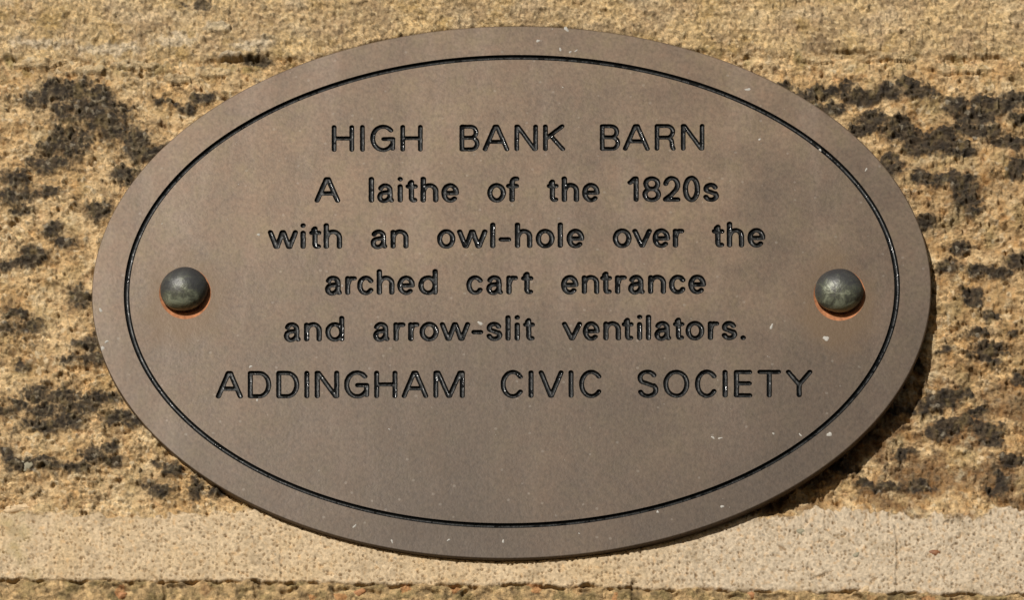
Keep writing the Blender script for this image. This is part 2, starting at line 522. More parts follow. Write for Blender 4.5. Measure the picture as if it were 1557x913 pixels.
plate = np.zeros_like(PX)
for (bx, by, rx, ry) in ((322, 110, 30, 9), (350, 86, 17, 6), (335, 44, 20, 8), (268, 122, 24, 6), (205, 100, 40, 8), (55, 98, 40, 7), (135, 108, 26, 6), (1350, 88, 50, 6), (1460, 104, 55, 7), (1240, 92, 30, 5)):
    plate = np.maximum(plate, 1 - ((ux * .5 + PX * .5 - bx) / rx) ** 2 - ((uy * .5 + PY * .5 - by) / ry) ** 2)
plate = sm(0.0, 0.22, plate + 0.35 * fbm(PX, PY, 9, 3, 106))
stone_d = stone_d - 4.2 * plate
top_d = top_d - 3.2 * plate

# blend the joint edges a little so mortar feathers on to the stone
kt = sm(-7, 5, PY - y_top)
km = sm(-5, 4, PY - y_mid)
kb = sm(-1.5, 2.5, PY - y_bot)
stone_d = dep + (stone_d - dep) * 1.6
top_d = 9.5 + (top_d - 9.5) * 1.6
mortar_d = mortar_base + (mortar_d - mortar_base) * 1.3
d = top_d * (1 - kt) + stone_d * kt
d = d * (1 - km) + mortar_d * km
d = d * (1 - kb) + low_d * kb


def crack(line_x, line_y, along, width, depth, mod):
    return depth * np.exp(-((along) / width) ** 2) * mod


cm_top = sm(-0.10, 0.35, fbm(PX, PY * 0 + 3, 55, 3, 111)) * (0.25 + 0.75 * sm(0.0, .3, fbm(PX, PY * 0 + 3, 14, 2, 113)))
crack_t = np.exp(-((PY - y_top - 1.5 * wy) / 2.6) ** 2) * cm_top
cm_bot = 0.12 + 0.88 * sm(-0.12, 0.30, fbm(PX, PY * 0 + 3, 45, 3, 115))
crack_b = np.exp(-((PY - y_bot - 1.0) / 1.7) ** 2) * cm_bot
lower = np.exp(-((PY - y_bot - 9 - 9 * fbm(PX, PY * 0 + 4, 50, 3, 116)) / 2.4) ** 2) * sm(0.0, .25, fbm(PX, PY * 0 + 9, 35, 3, 117))
vcr = np.zeros_like(PX)
for (cx, ya, yb, amp, wd) in ((1187, -40, 84, .45, 1.3), (1363, 800, 900, .5, 1.2), (428, 835, 884, .4, 1.1), (350, 15, 98, .5, 1.2),
                              (963, 884, 930, 1.0, 3.0), (250, 884, 940, .9, 2.2), (388, 886, 915, .9, 2.0), (1230, 745, 790, .3, 1.2)):
    lx = cx + 5 * fbm(PX * 0 + cx, PY, 24, 3, 121)
    vcr = np.maximum(vcr, amp * np.exp(-((PX - lx) / wd) ** 2) * sm(ya - 4, ya + 4, PY) * (1 - sm(yb - 4, yb + 4, PY)))
diag = np.exp(-((PY - (882 - 0.33 * (PX - 1230) + 3 * wy)) / 1.4) ** 2) * sm(1226, 1236, PX) * (1 - sm(1256, 1266, PX))
# hollow with a black shadow beside the lime crust, top left
gash = np.exp(-(((PX - 388) / 20) ** 2 + ((PY - 93 - 3 * wy) / 4.5) ** 2)) + np.exp(-(((PX - 130) / 5) ** 2 + ((PY - 33) / 4) ** 2)) \
     + 0.8 * np.exp(-(((PX - 1292) / 34) ** 2 + ((PY - 80 - 0.05 * (PX - 1292) - 2 * wy) / 2.6) ** 2)) \
     + 0.7 * np.exp(-(((PX - 232) / 30) ** 2 + ((PY - 113 + 0.1 * (PX - 232) - 3 * wy) / 2.6) ** 2)) \
     + 0.6 * np.exp(-(((PX - 180) / 16) ** 2 + ((PY - 162 - 3 * wy) / 2.6) ** 2))
holes = 13 * crack_t + 15 * crack_b + 7 * lower + 6 * vcr + 5 * diag + 11 * gash
d = d + holes * (0.3 + 0.7 * finek)

# the plaque body sits on the wall: keep the wall behind it inside the footprint
ecx, ecy, ea, eb, eth = 777.8, 444.7, 638.3, 405.8, math.radians(0.95)
rx_ = (PX - ecx) * math.cos(eth) - (PY - ecy - 2) * math.sin(eth)
ry_ = (PX - ecx) * math.sin(eth) + (PY - ecy - 2) * math.cos(eth)
er = np.sqrt((rx_ / ea) ** 2 + (ry_ / eb) ** 2)
inside = 1 - sm(0.99, 1.002, er)
d = np.where(inside > 0, np.maximum(d, 15.5 * inside + d * (1 - inside)), d)

# ---- colour (albedo) of each piece
one = np.ones(PX.shape + (3,))
c_cream = lin(236, 205, 156); c_tan = lin(205, 168, 116); c_ochre = lin(186, 136, 74); c_rust = lin(170, 112, 66); c_olive = lin(158, 140, 92)
t1 = sm(-0.35, 0.4, fbm(PX, PY, 60, 5, 131, .6))
t2 = sm(-0.1, 0.55, fbm(PX, PY, 26, 4, 133, .6))
t3 = RND3[gh]
cs = mix(c_tan * one, c_cream * one, t1 * 0.75)
cs = mix(cs, c_ochre * one, 0.75 * t2 * (0.5 + 0.5 * sm(800, 1400, PX)))
cs = mix(cs, c_rust * one, 0.35 * sm(.15, .6, fbm(PX, PY, 18, 3, 135)))
cs = mix(cs, c_olive * one, 0.55 * sm(.0, .5, fbm(PX, PY, 45, 4, 137)) * (0.6 + 0.4 * sm(1000, 1500, PX)))
cs = cs * ((1 + gvar * (-0.30 + 0.72 * t3 ** 1.3)) * (1 - 0.26 * gvar * (1 - sm(0.0, 0.28, grain))) * (1 + big_g * (-0.18 + 0.36 * RND3[bh])) * 1.0)[..., None]
cs = mix(cs, lin(112, 88, 60) * one, 0.68 * sm(.10, .50, fbm(PX, PY * 1.2, 34, 5, 138, .62)))
cs = mix(cs, lin(92, 68, 44) * one, 0.5 * np.clip(pits / 6, 0, 1))
cs = mix(cs, lin(240, 220, 182) * one, 0.5 * sm(.90, .98, RND2[gh]))
cs = mix(cs, lin(122, 98, 68) * one, 0.42 * sm(.12, .5, fbm(PX, PY, 9, 3, 139, .6)))
rb = np.maximum(sm(880, 1300, PX) * sm(470, 640, PY), 0.6 * sm(1150, 1420, PX) * sm(110, 260, PY))
cs = mix(cs, lin(104, 82, 56) * one, 0.66 * film * (1 - rb))
brown = np.clip(film + rb * sm(-.25, .25, fbm(PX, PY * 1.2, 60, 5, 74, .62)), 0, 1)
cs = mix(cs, mix(lin(122, 84, 44) * one, lin(70, 54, 40) * one, sm(-.2, .4, fbm(PX, PY, 20, 4, 75, .65))), 0.80 * brown * rb)
cs = mix(cs, lin(232, 212, 172) * one, 0.45 * sm(.15, .5, fbm(PX, PY * 1.4, 40, 4, 136, .65)) * (1 - film))
moss = sm(.1, .5, fbm(PX, PY, 30, 4, 141)) * np.exp(-((PY - y_top - 6) / 16) ** 2)
cs = mix(cs, lin(128, 122, 62) * one, 0.5 * moss)
lc = mix(lin(34, 30, 26) * one, lin(80, 67, 50) * one, sm(-.3, .5, fbm(PX, PY, 12, 3, 143)))
lc = mix(lc, lin(112, 96, 62) * one, 0.75 * sm(.05, .5, fbm(PX, PY, 22, 4, 145, .6)))
lc = lc * (0.65 + 0.7 * RND[hl])[..., None]
lc = mix(lc, lin(150, 140, 122) * one, 0.7 * sm(.955, .975, RND2[gh]))
cs = cs * np.array([0.93, 0.95, 0.985])
cs = mix(cs, lc, 0.93 * lich * (1 - 0.75 * sm(.80, .92, RND[gh]) * (1 - sm(.6, 1.0, lich))))

ct = mix(lin(205, 178, 130) * one, lin(182, 156, 118) * one, t1)
ct = mix(ct, lin(166, 138, 80) * one, 0.6 * sm(0, .5, fbm(PX, PY, 50, 4, 151)))
ct = mix(ct, lin(206, 186, 152) * one, 0.6 * sm(.05, .5, fbm(PX + 50, PY * 2.2, 90, 4, 153)))
smear = np.zeros_like(PX)
for (bx, by, rx, ry) in ((265, 62, 45, 12), (335, 42, 22, 9), (170, 75, 60, 10), (380, 70, 40, 9), (60, 66, 50, 9), (30, 100, 30, 8), (120, 115, 40, 6), (1450, 105, 60, 8)):
    smear = np.maximum(smear, np.exp(-((ux - bx) / rx) ** 2 - ((uy - by) / ry) ** 2))
smear = sm(.25, .8, smear + .5 * fbm(PX, PY, 14, 4, 157, .6))
ct = mix(ct, lin(148, 126, 96) * one, 0.6 * sm(-.05, .4, fbm(PX, PY * 1.8, 110, 5, 158, .62)))
ct = mix(ct, lin(206, 192, 166) * one, 0.7 * smear)
ct = ct * ((0.66 + 0.66 * RND3[gh]) * (0.78 + 0.26 * sm(0.0, 0.28, grain)))[..., None]
ct = mix(ct, lin(226, 204, 160) * one, 0.6 * sm(.86, .96, RND[mh]))
ct = mix(ct, lin(120, 96, 64) * one, 0.5 * sm(.10, .5, fbm(PX, PY, 7, 3, 155, .6)))
ct = mix(ct, lin(112, 106, 56) * one, 0.5 * moss)
ct = ct * np.array([0.92, 0.90, 0.90])
ct = mix(ct, lc, 0.9 * lich)

cmn = mix(lin(224, 203, 168) * one, lin(220, 196, 156) * one, sm(-.2, .5, fbm(PX, PY, 70, 4, 161)))
cmn = mix(cmn, lin(216, 202, 178) * one, 0.8 * f_right)
cmn = mix(cmn, lin(226, 184, 128) * one, 0.5 * sm(.1, .6, fbm(PX, PY, 10, 3, 163)))
cmn = cmn * (0.80 + 0.36 * RND3[mh])[..., None]
cmn = mix(cmn, lin(120, 98, 70) * one, 0.75 * mpit)
cmn = mix(cmn, lin(138, 110, 74) * one, 0.75 * worm)
cmn = mix(cmn, lin(176, 158, 128) * one, 0.6 * sm(.1, .5, fbm(PX, PY * 1.5, 60, 5, 164, .6)))
cmn = mix(cmn, lin(150, 142, 128) * one, 0.6 * sm(.975, .985, RND2[qh]) * (1 - sm(.2, .4, q1)))
cmn = mix(cmn, lin(172, 160, 104) * one, 0.5 * sm(.0, .5, fbm(PX, PY, 50, 3, 165)) * (1 - sm(0, 110, PX)) )

cmn = cmn * np.array([0.80, 0.765, 0.745])
cl = mix(lin(186, 156, 112) * one, lin(148, 128, 86) * one, sm(-.2, .4, fbm(PX, PY, 30, 4, 171)))
cl = mix(cl, lin(212, 180, 130) * one, sm(.0, .5, fbm(PX, PY, 14, 3, 173)))
cl = cl * (0.7 + 0.5 * RND3[gh])[..., None]
cl = mix(cl, lin(84, 70, 48) * one, 0.6 * sm(.05, .5, fbm(PX, PY, 16, 3, 175)))
cl = mix(cl, lin(190, 130, 80) * one, 0.6 * sm(.93, .96, RND2[kh]))

col = mix(ct, cs, sm(-5, 4, PY - y_top))
col = mix(col, mix(lin(206, 188, 152) * one, lin(226, 216, 196) * one, np.exp(-((PX - 350) / 22) ** 2 - ((PY - 86) / 12) ** 2)) * (0.7 + 0.3 * RND3[gh])[..., None], 0.5 * plate * (0.6 + 0.4 * sm(-.3, .3, fbm(PX, PY, 7, 3, 107))) * (0.35 + 0.65 * (1 - sm(420, 600, PX))))
col = mix(col, cmn, sm(-3, 2, PY - y_mid))
col = mix(col, cl, sm(-1, 1.5, PY - y_bot))
hollow_tint = np.clip(crack_t * .8 + crack_b * .9 + lower * .8 + vcr * .7 + gash, 0, 1)  # mask for a darker brown along the cracks, gaps and hollows
col = mix(col, lin(70, 56, 38) * one, 0.6 * hollow_tint)

# ---- build it: one grid cut along the joints into its four pieces
WXc, WZc = unproject(PX, PY, base - 1.0)
edge = np.zeros_like(PX, bool); edge[0] = edge[-1] = True; edge[:, 0] = edge[:, -1] = True
WY = d * S
WY[edge] = 0.25                                       # the pieces run back into the wall
pos = np.stack([WXc, WY, WZc], -1).reshape(-1, 3)
colf = np.clip(col, 0.003, 0.9).reshape(-1, 3)
idx = np.arange(NX * NY).reshape(NY, NX)
quads = np.stack([idx[:-1, :-1], idx[1:, :-1], idx[1:, 1:], idx[:-1, 1:]], -1).reshape(-1, 4)
region = np.where(in_top, 0, np.where(in_stone, 1, np.where(in_mortar, 2, 3)))
rq = region[:-1, :-1].reshape(-1)

wall = empty('stone_wall')
tag(wall, 'weathered golden sandstone wall with pale mortar joints and black lichen behind the plaque', 'wall')
for r, (nm, mt, lb_) in enumerate((('mortar_joint', M_mortar_old, 'brownish weathered mortar along the top of the wall'),
                                   ('stone', M_stone, 'rough golden sandstone block spotted with black lichen'),
                                   ('mortar_joint', M_mortar, 'smooth pale buff mortar band below the plaque'),
                                   ('stone', M_stone, 'crumbling stone edge under the pale mortar band'))):
    q = quads[rq == r]
    used, inv = np.unique(q, return_inverse=True)
    o = mesh_obj(nm, pos[used], inv.reshape(q.shape), mt, wall, True, colf[used])
    o['label'] = lb_


def wall_depth(px, py):
    i = int(np.argmin(abs(ay - py))); j = int(np.argmin(abs(ax - px)))
    return float(d[i, j])


# ---- pebbles and flakes bedded in the wall
def lump(name, px, py, rx, ry, rz, mat, parent, ang=0.0, seed=0, sink=0.35, irregular=0.3, nu=20, nv=11):
    r = np.random.RandomState(seed)
    ph = r.rand(6) * 6.28
    dd = wall_depth(px, py)
    x0, z0 = unproject(px, py, dd)
    v, f = [], []
    for i in range(nv + 1):
        la = math.pi * i / nv
        for j in range(nu):
            lo = 2 * math.pi * j / nu
            k = 1 + irregular * (0.5 * math.sin(2 * lo + ph[0]) + 0.3 * math.sin(3 * lo + ph[1] + la) + 0.25 * math.sin(5 * lo + ph[2]) + 0.3 * math.sin(4 * la + ph[3] + lo))
            a = rx * math.sin(la) * math.cos(lo) * k
            b = ry * math.sin(la) * math.sin(lo) * k
            c = -rz * math.cos(la) * (0.8 + 0.2 * k)
            v.append(((a * math.cos(ang) - b * math.sin(ang)) * S, (c + rz * sink) * S, (a * math.sin(ang) + b * math.cos(ang)) * S))
    for i in range(nv):
        for j in range(nu):
            f.append((i * nu + j, i * nu + (j + 1) % nu, (i + 1) * nu + (j + 1) % nu, (i + 1) * nu + j))
    co = np.array(v) + np.array([float(x0), dd * S, float(z0)])
    return mesh_obj(name, co, f, mat, parent, True, None, (float(x0), dd * S, float(z0)))


lump('pebble', 1421, 841, 7.5, 5.5, 3, M_pebble, wall, 0.1, 1)['label'] = 'small red-brown pebble in the pale mortar'
lump('pebble', 1217, 809, 6, 5.5, 2.5, M_pebble2, wall, 0.5, 2)
lump('pebble', 1142, 905, 6, 5, 4, M_pebble3, wall, 0.2, 3)
lump('pebble', 1315, 897, 9, 5, 4, M_chip, wall, 0.4, 4)
lump('pebble', 1302, 844, 5, 4, 2, M_pebble2, wall, 0.6, 5)
lump('pebble', 545, 902, 11, 6, 5, M_pebble3, wall, 0.2, 7)
lump('pebble', 185, 906, 8, 5, 5, M_pebble3, wall, 0.1, 8)
lump('pebble', 40, 708, 12, 8, 3.5, M_pebble2, wall, 0.3, 10)

fl = lump('stone_flake', 28, 775, 29, 7.5, 6, M_chip, None, 0.05, 15, 0.0, 0.35, 28, 11)
tag(fl, 'thin buff stone flake lying on the edge of the pale mortar at the lower left', 'stone flake')

# ================================================================== THE PLAQUE
TH = 14.0          # thickness in pixels
RIM = 2.0


def ell(cx, cy, a, b, th, n, grow=0.0):
    t = np.linspace(0, 2 * np.pi, n, endpoint=False)
    x = (a + grow) * np.cos(t); y = (b + grow / 1.15) * np.sin(t)
    return np.stack([cx + x * math.cos(th) + y * math.sin(th), cy - x * math.sin(th) + y * math.cos(th)], -1)


# ---- single-stroke lettering, as a routing cutter follows it ------------------
def arc(cx, cy, rx, ry, a0, a1, n=22):
    t = np.radians(np.linspace(a0, a1, n))
    return [(cx + rx * math.cos(v), cy + ry * math.sin(v)) for v in t]


def glyph(ch, w, h, xh):
    """strokes in a box w wide; baseline 0, y up; h cap/ascender height, xh x-height"""
    if ch == 'H': return [[(0, 0), (0, h)], [(w, 0), (w, h)], [(0, h * .50), (w, h * .50)]]
    if ch == 'I' or ch == 'l': return [[(w / 2, 0), (w / 2, h)]]
    if ch == 'G': return [arc(w * .52, h * .5, w * .52, h * .515, 42, 322), [(w * .55, h * .47), (w, h * .47), (w * .985, h * .05)], [(w * .93, h * .175), (w * .97, h * .10)]]
    if ch == 'B': return [[(0, 0), (0, h), (w * .55, h)] + arc(w * .58, h * .755, w * .35, h * .245, 90, -90) + [(0, h * .51)],
                          [(0, h * .51), (w * .6, h * .51)] + arc(w * .63, h * .255, w * .37, h * .255, 90, -90) + [(0, 0)]]
    if ch == 'A': return [[(0, 0), (w * .45, h), (w * .55, h), (w, 0)], [(w * .19, h * .33), (w * .81, h * .33)]]
    if ch == 'N': return [[(0, 0), (0, h), (w * .06, h), (w * .94, 0), (w, 0), (w, h)]]
    if ch == 'K': return [[(0, 0), (0, h)], [(w * .96, h), (w * .06, h * .48)], [(w * .28, h * .60), (w, 0)]]
    if ch == 'R': return [[(0, 0), (0, h), (w * .6, h)] + arc(w * .62, h * .745, w * .35, h * .255, 90, -90) + [(0, h * .49)],
                          [(w * .55, h * .49)] + arc(w * .60, h * .29, w * .30, h * .20, 90, 5, 8) + [(w * .92, h * .12), (w, 0)]]
    if ch == 'D': return [[(0, 0), (0, h), (w * .45, h)] + arc(w * .48, h * .5, w * .52, h * .5, 90, -90, 30) + [(0, 0)]]
    if ch == 'M': return [[(0, 0), (0, h), (w * .09, h), (w * .48, 0), (w * .52, 0), (w * .91, h), (w, h), (w, 0)]]
    if ch == 'C': return [arc(w * .53, h * .5, w * .53, h * .52, 38, 322, 34)]
    if ch == 'V' : return [[(0, h), (w * .48, 0), (w * .52, 0), (w, h)]]
    if ch == 'O': return [arc(w * .5, h * .5, w * .5, h * .515, 0, 360, 44)]
    if ch == 'E': return [[(w, h), (0, h), (0, 0), (w, 0)], [(0, h * .515), (w * .97, h * .515)]]
    if ch == 'T': return [[(0, h), (w, h)], [(w * .5, h), (w * .5, 0)]]
    if ch == 'Y': return [[(0, h), (w * .5, h * .46), (w, h)], [(w * .5, h * .46), (w * .5, 0)]]
    if ch == 'S': return [arc(w * .49, h * .76, w * .44, h * .26, 25, 215, 18) + [(w * .20, h * .58), (w * .5, h * .51), (w * .80, h * .43)] + arc(w * .53, h * .25, w * .47, h * .27, 42, -160, 20)]
    if ch == 's': return [arc(w * .49, xh * .745, w * .42, xh * .27, 20, 205, 16) + [(w * .20, xh * .585), (w * .5, xh * .51), (w * .80, xh * .42)] + arc(w * .52, xh * .25, w * .47, xh * .27, 38, -165, 18)]
    if ch == 'o': return [arc(w * .5, xh * .5, w * .5, xh * .53, 0, 360, 36)]
    if ch == '0': return [arc(w * .5, h * .5, w * .5, h * .52, 0, 360, 36)]
    if ch == 'c': return [arc(w * .53, xh * .5, w * .53, xh * .53, 36, 322, 26)]
    if ch == 'e': return [[(w * .04, xh * .49), (w * .99, xh * .49)] + arc(w * .5, xh * .5, w * .5, xh * .53, -1, 312, 30)]
    if ch == 'a': return [arc(w * .46, xh * .70, w * .41, xh * .33, 158, 20, 14) + [(w * .87, xh * .6), (w * .87, xh * .12), (w * .98, 0)],
                          [(w * .87, xh * .60), (w * .6, xh * .555), (w * .36, xh * .53)] + arc(w * .36, xh * .24, w * .36, xh * .29, 90, 290, 16) + [(w * .70, xh * .06), (w * .87, xh * .26)]]
    if ch == 'd': return [[(w, 0), (w, h)], arc(w * .5, xh * .5, w * .5, xh * .53, 0, 360, 34)]
    if ch == 'h': return [[(0, 0), (0, h)], [(0, xh * .62)] + arc(w * .52, xh * .62, w * .48, xh * .41, 155, 0, 14) + [(w, 0)]]
    if ch == 'n': return [[(0, 0), (0, xh)], [(0, xh * .62)] + arc(w * .52, xh * .62, w * .48, xh * .41, 155, 0, 14) + [(w, 0)]]
    if ch == 'r': return [[(0, 0), (0, xh)], [(0, xh * .55), (w * .22, xh * .86), (w * .55, xh * 1.0), (w, xh * .99)]]
    if ch == 'i': return [[(w / 2, 0), (w / 2, xh * .96)], [(w / 2, h - .1), (w / 2, h)]]
    if ch == 't': return [[(w * .46, h * .86), (w * .46, h * .18)] + arc(w * .72, h * .13, w * .26, h * .13, 180, 270, 8) + [(w * .95, h * .01)], [(0, xh * .96), (w, xh * .96)], [(w * .46, h * .86), (w * .28, h * .80)]]
    if ch == 'f': return [[(w * .42, 0), (w * .42, h * .78)] + arc(w * .80, h * .79, w * .38, h * .215, 180, 90, 10) + [(w, h)], [(0, xh * .97), (w * .95, xh * .97)]]
    if ch == 'w': return [[(0, xh), (w * .225, 0), (w * .27, 0), (w * .475, xh), (w * .525, xh), (w * .73, 0), (w * .775, 0), (w, xh)]]
    if ch == 'v': return [[(0, xh), (w * .47, 0), (w * .53, 0), (w, xh)]]
    if ch == '-': return [[(0, xh * .45), (w, xh * .45)]]
    if ch == '.': return [[(w / 2, 0), (w / 2, .1)]]
    if ch == '1': return [[(w * .95, 0), (w * .95, h), (w * .70, h), (0, h * .80)]]
    if ch == '8': return [arc(w * .5, h * .75, w * .44, h * .25, 0, 360, 30), arc(w * .5, h * .245, w * .5, h * .265, 0, 360, 30)]
    if ch == '2': return [arc(w * .5, h * .70, w * .48, h * .31, 172, -25, 20) + [(w * .86, h * .47), (w * .5, h * .24), (w * .02, h * .03), (0, 0), (w, 0)]]
    raise ValueError(ch)


# (characters, outer left/right of each) per line; baseline at two x positions; outer cap height; outer x-height; stroke width
LINES = [
 (230.6, 508, 228.7, 1050, 40.3, 28, 6.9,
  'H 504.1 537.9 I 546.9 554.2 G 562.7 600.4 H 608.4 642.1 B 698.4 728.5 A 734 773.5 N 781.8 817.3 K 825.8 858.4 B 911.8 942.4 A 947.2 987 R 995.1 1026.8 N 1034.9 1070.5'),
 (308.0, 490, 306.4, 1080, 38.6, 28.3, 7.7,
  'A 478.3 516.2 l 559.7 568.7 a 573.1 598.8 i 603.6 612.6 t 616.4 634.7 h 639.2 665.9 e 670.8 697.3 o 740.6 768.7 f 769.2 789.1 t 831 848.9 h 853.8 879.9 e 884.8 911.3 1 953.7 971.1 8 976.3 1004.8 2 1007.6 1034.1 0 1037.9 1063.9 s 1068 1092.8'),
 (378.5, 430, 375.9, 1130, 38.6, 28.3, 7.7,
  'w 407.4 452.1 i 455.8 465 t 469.8 487.9 h 491.7 519.5 a 563.1 588.8 n 593.4 620.7 o 664.2 691.9 w 695 740.2 l 744.3 753.3 - 757.9 776.7 h 782.6 808.8 o 814.2 842.7 l 847 855.9 e 861.2 887.8 o 931.4 959.7 v 961.4 990.5 e 991.8 1018.2 r 1022.7 1039.9 t 1082 1100.9 h 1104.9 1130.9 e 1136.3 1163'),
 (448.5, 500, 446.9, 1040, 38.6, 28.3, 7.7,
  'a 493.9 519.6 r 524.3 541.9 c 542.7 568 h 572.5 599.2 e 603.7 630.3 d 635.7 665 c 708.6 734.3 a 739.1 764.5 r 769.6 787 t 791.9 810.5 e 852.8 878.9 n 884.2 910.6 t 912.3 929.9 r 934.7 952.4 a 954.8 980.2 n 985 1012.1 c 1016.9 1042.3 e 1046.3 1072.8'),
 (519.5, 440, 517.2, 1100, 38.6, 28.3, 7.7,
  'a 431.3 457 n 462 488.7 d 494.1 523.1 a 567.1 592.1 r 597.9 615.9 r 620.4 637 o 637.7 666.6 w 668.7 714 - 716.5 734.2 s 738.4 763.4 l 767.9 776.1 i 781.8 790.3 t 794.9 812.9 v 854.5 884.2 e 885.8 911.3 n 917 943.5 t 944.9 963 i 967.8 976.4 l 981.4 989.7 a 994.7 1020.2 t 1022.8 1040.1 o 1042.1 1070.4 r 1075.9 1092.9 s 1096.2 1120.3 . 1125.3 1133.7'),
 (606.3, 335, 604.5, 1230, 41.5, 28, 7.3,
  'A 328.3 368.2 D 376.5 411.8 D 419.8 454.5 I 461.9 470.3 N 478.3 515.2 G 523 560.9 H 568.6 603.7 A 610.6 650.3 M 658.6 706.1 C 760.9 795.8 I 803.3 810.7 V 819.1 855.9 I 863.9 871.7 C 880.2 915.2 S 967.7 1000.5 O 1008.2 1047.7 C 1056.4 1090.3 I 1098.4 1105.7 E 1115.7 1143.1 T 1151.3 1187 Y 1195.1 1234.2'),
]


def seg_dist(GXX, GYY, segs):
    best = np.full(GXX.shape, 1e9)
    for (x0, y0, x1, y1) in segs:
        dx, dy = x1 - x0, y1 - y0
        L = dx * dx + dy * dy
        t = np.clip(((GXX - x0) * dx + (GYY - y0) * dy) / L, 0, 1) if L > 1e-9 else 0
        best = np.minimum(best, np.hypot(GXX - x0 - t * dx, GYY - y0 - t * dy))
    return best


def contours(F, gx, gy):
    """marching squares of F=0 (inside negative), returns closed loops of points"""
    ins = F < 0
    case = ins[:-1, :-1] * 1 + ins[:-1, 1:] * 2 + ins[1:, 1:] * 4 + ins[1:, :-1] * 8
    cells = np.argwhere((case > 0) & (case < 15))
    pts = {}; nxt = {}

    def P(key):
        if key not in pts:
            t, i, j = key
            if t == 'h':
                a, b = F[i, j], F[i, j + 1]; k = a / (a - b)
                pts[key] = (gx[j] + k * (gx[j + 1] - gx[j]), gy[i])
            else:
                a, b = F[i, j], F[i + 1, j]; k = a / (a - b)
                pts[key] = (gx[j], gy[i] + k * (gy[i + 1] - gy[i]))
        return key
    T = {1: 'LB', 2: 'BR', 3: 'LR', 4: 'RT', 5: 'LTRB', 6: 'BT', 7: 'LT', 8: 'TL', 9: 'TB', 10: 'BLTR', 11: 'TR', 12: 'RL', 13: 'RB', 14: 'BL'}
    for i, j in cells:
        e = {'B': ('h', i, j), 'T': ('h', i + 1, j), 'L': ('v', i, j), 'R': ('v', i, j + 1)}
        s_ = T[int(case[i, j])]
        for k in range(0, len(s_), 2):
            nxt[P(e[s_[k]])] = P(e[s_[k + 1]])
    loops = []
    while nxt:
        k0 = next(iter(nxt)); loop = []; k = k0
        while k in nxt:
            loop.append(pts[k]); k = nxt.pop(k)
        if len(loop) > 6:
            out = [loop[0]]
            for p in loop[1:]:
                if math.hypot(p[0] - out[-1][0], p[1] - out[-1][1]) > 0.45:
                    out.append(p)
            if math.hypot(out[0][0] - out[-1][0], out[0][1] - out[-1][1]) < 0.3:
                out.pop()
            loops.append(out)
    return loops


GD = 0.6
KY = 1.20        # the view from below shortens heights on the plaque by this much
letter_loops = []
plaque_x, plaque_z = [float(v) for v in unproject(ecx, ecy)]
plaque = empty('oval_plaque', (plaque_x, TH * S, plaque_z))
tag(plaque, 'oval brown bronze plaque engraved HIGH BANK BARN in black letters, fixed by two domed bolts', 'plaque')


def to_world(pts2, depth):
    pts2 = np.asarray(pts2, float)
    x, z = unproject(pts2[:, 0], pts2[:, 1], 0.0)
    return np.stack([x, np.asarray(depth, float) * S + 0 * x, z], -1)


letters_pending = []
for (b0, x0, b1, x1, capo, xo, sw, spec) in LINES:
    tk = spec.split()
    for i in range(0, len(tk), 3):
        ch, l, r = tk[i], float(tk[i + 1]), float(tk[i + 2])
        base_y = b0 + (b1 - b0) * ((l + r) / 2 - x0) / (x1 - x0) - sw / 2 / KY
        rr = sw / 2 + 0.42
        wdt = max(r - l - sw, 0.01)
        if ch in 'AVYKvw' : wdt += 0.8; l -= 0.4
        st = glyph(ch, wdt, capo - sw / KY, xo - sw / KY)
        jr = random.uniform(-.12, .12)
        segs = []
        for s_ in st:
            p = [(l + rr + x, base_y - y) for x, y in s_]
            segs += [(p[k][0], p[k][1], p[k + 1][0], p[k + 1][1]) for k in range(len(p) - 1)]
        segs = [(a, -b * KY, c, -e * KY) for a, b, c, e in segs]      # y up for the contour code
        xs = [s_[0] for s_ in segs] + [s_[2] for s_ in segs]; ys = [s_[1] for s_ in segs] + [s_[3] for s_ in segs]
        gx = np.arange(min(xs) - rr - 1.5, max(xs) + rr + 1.5, GD)
        gy = np.arange(min(ys) - rr - 1.5, max(ys) + rr + 1.5, GD)
        A, B = np.meshgrid(gx, gy)
        # the painted edge is very slightly uneven
        F = seg_dist(A, B, segs) - rr - jr - 0.18 * fbm(A, B, 7, 2, 201) * 2
        letters_pending.append((ch, F, gx, gy, rr, segs))


def trough_depth(s, rr, deep):
    q = np.clip(s / rr, 0, 1)
    return deep * (1 - (1 - q) ** 4.6)


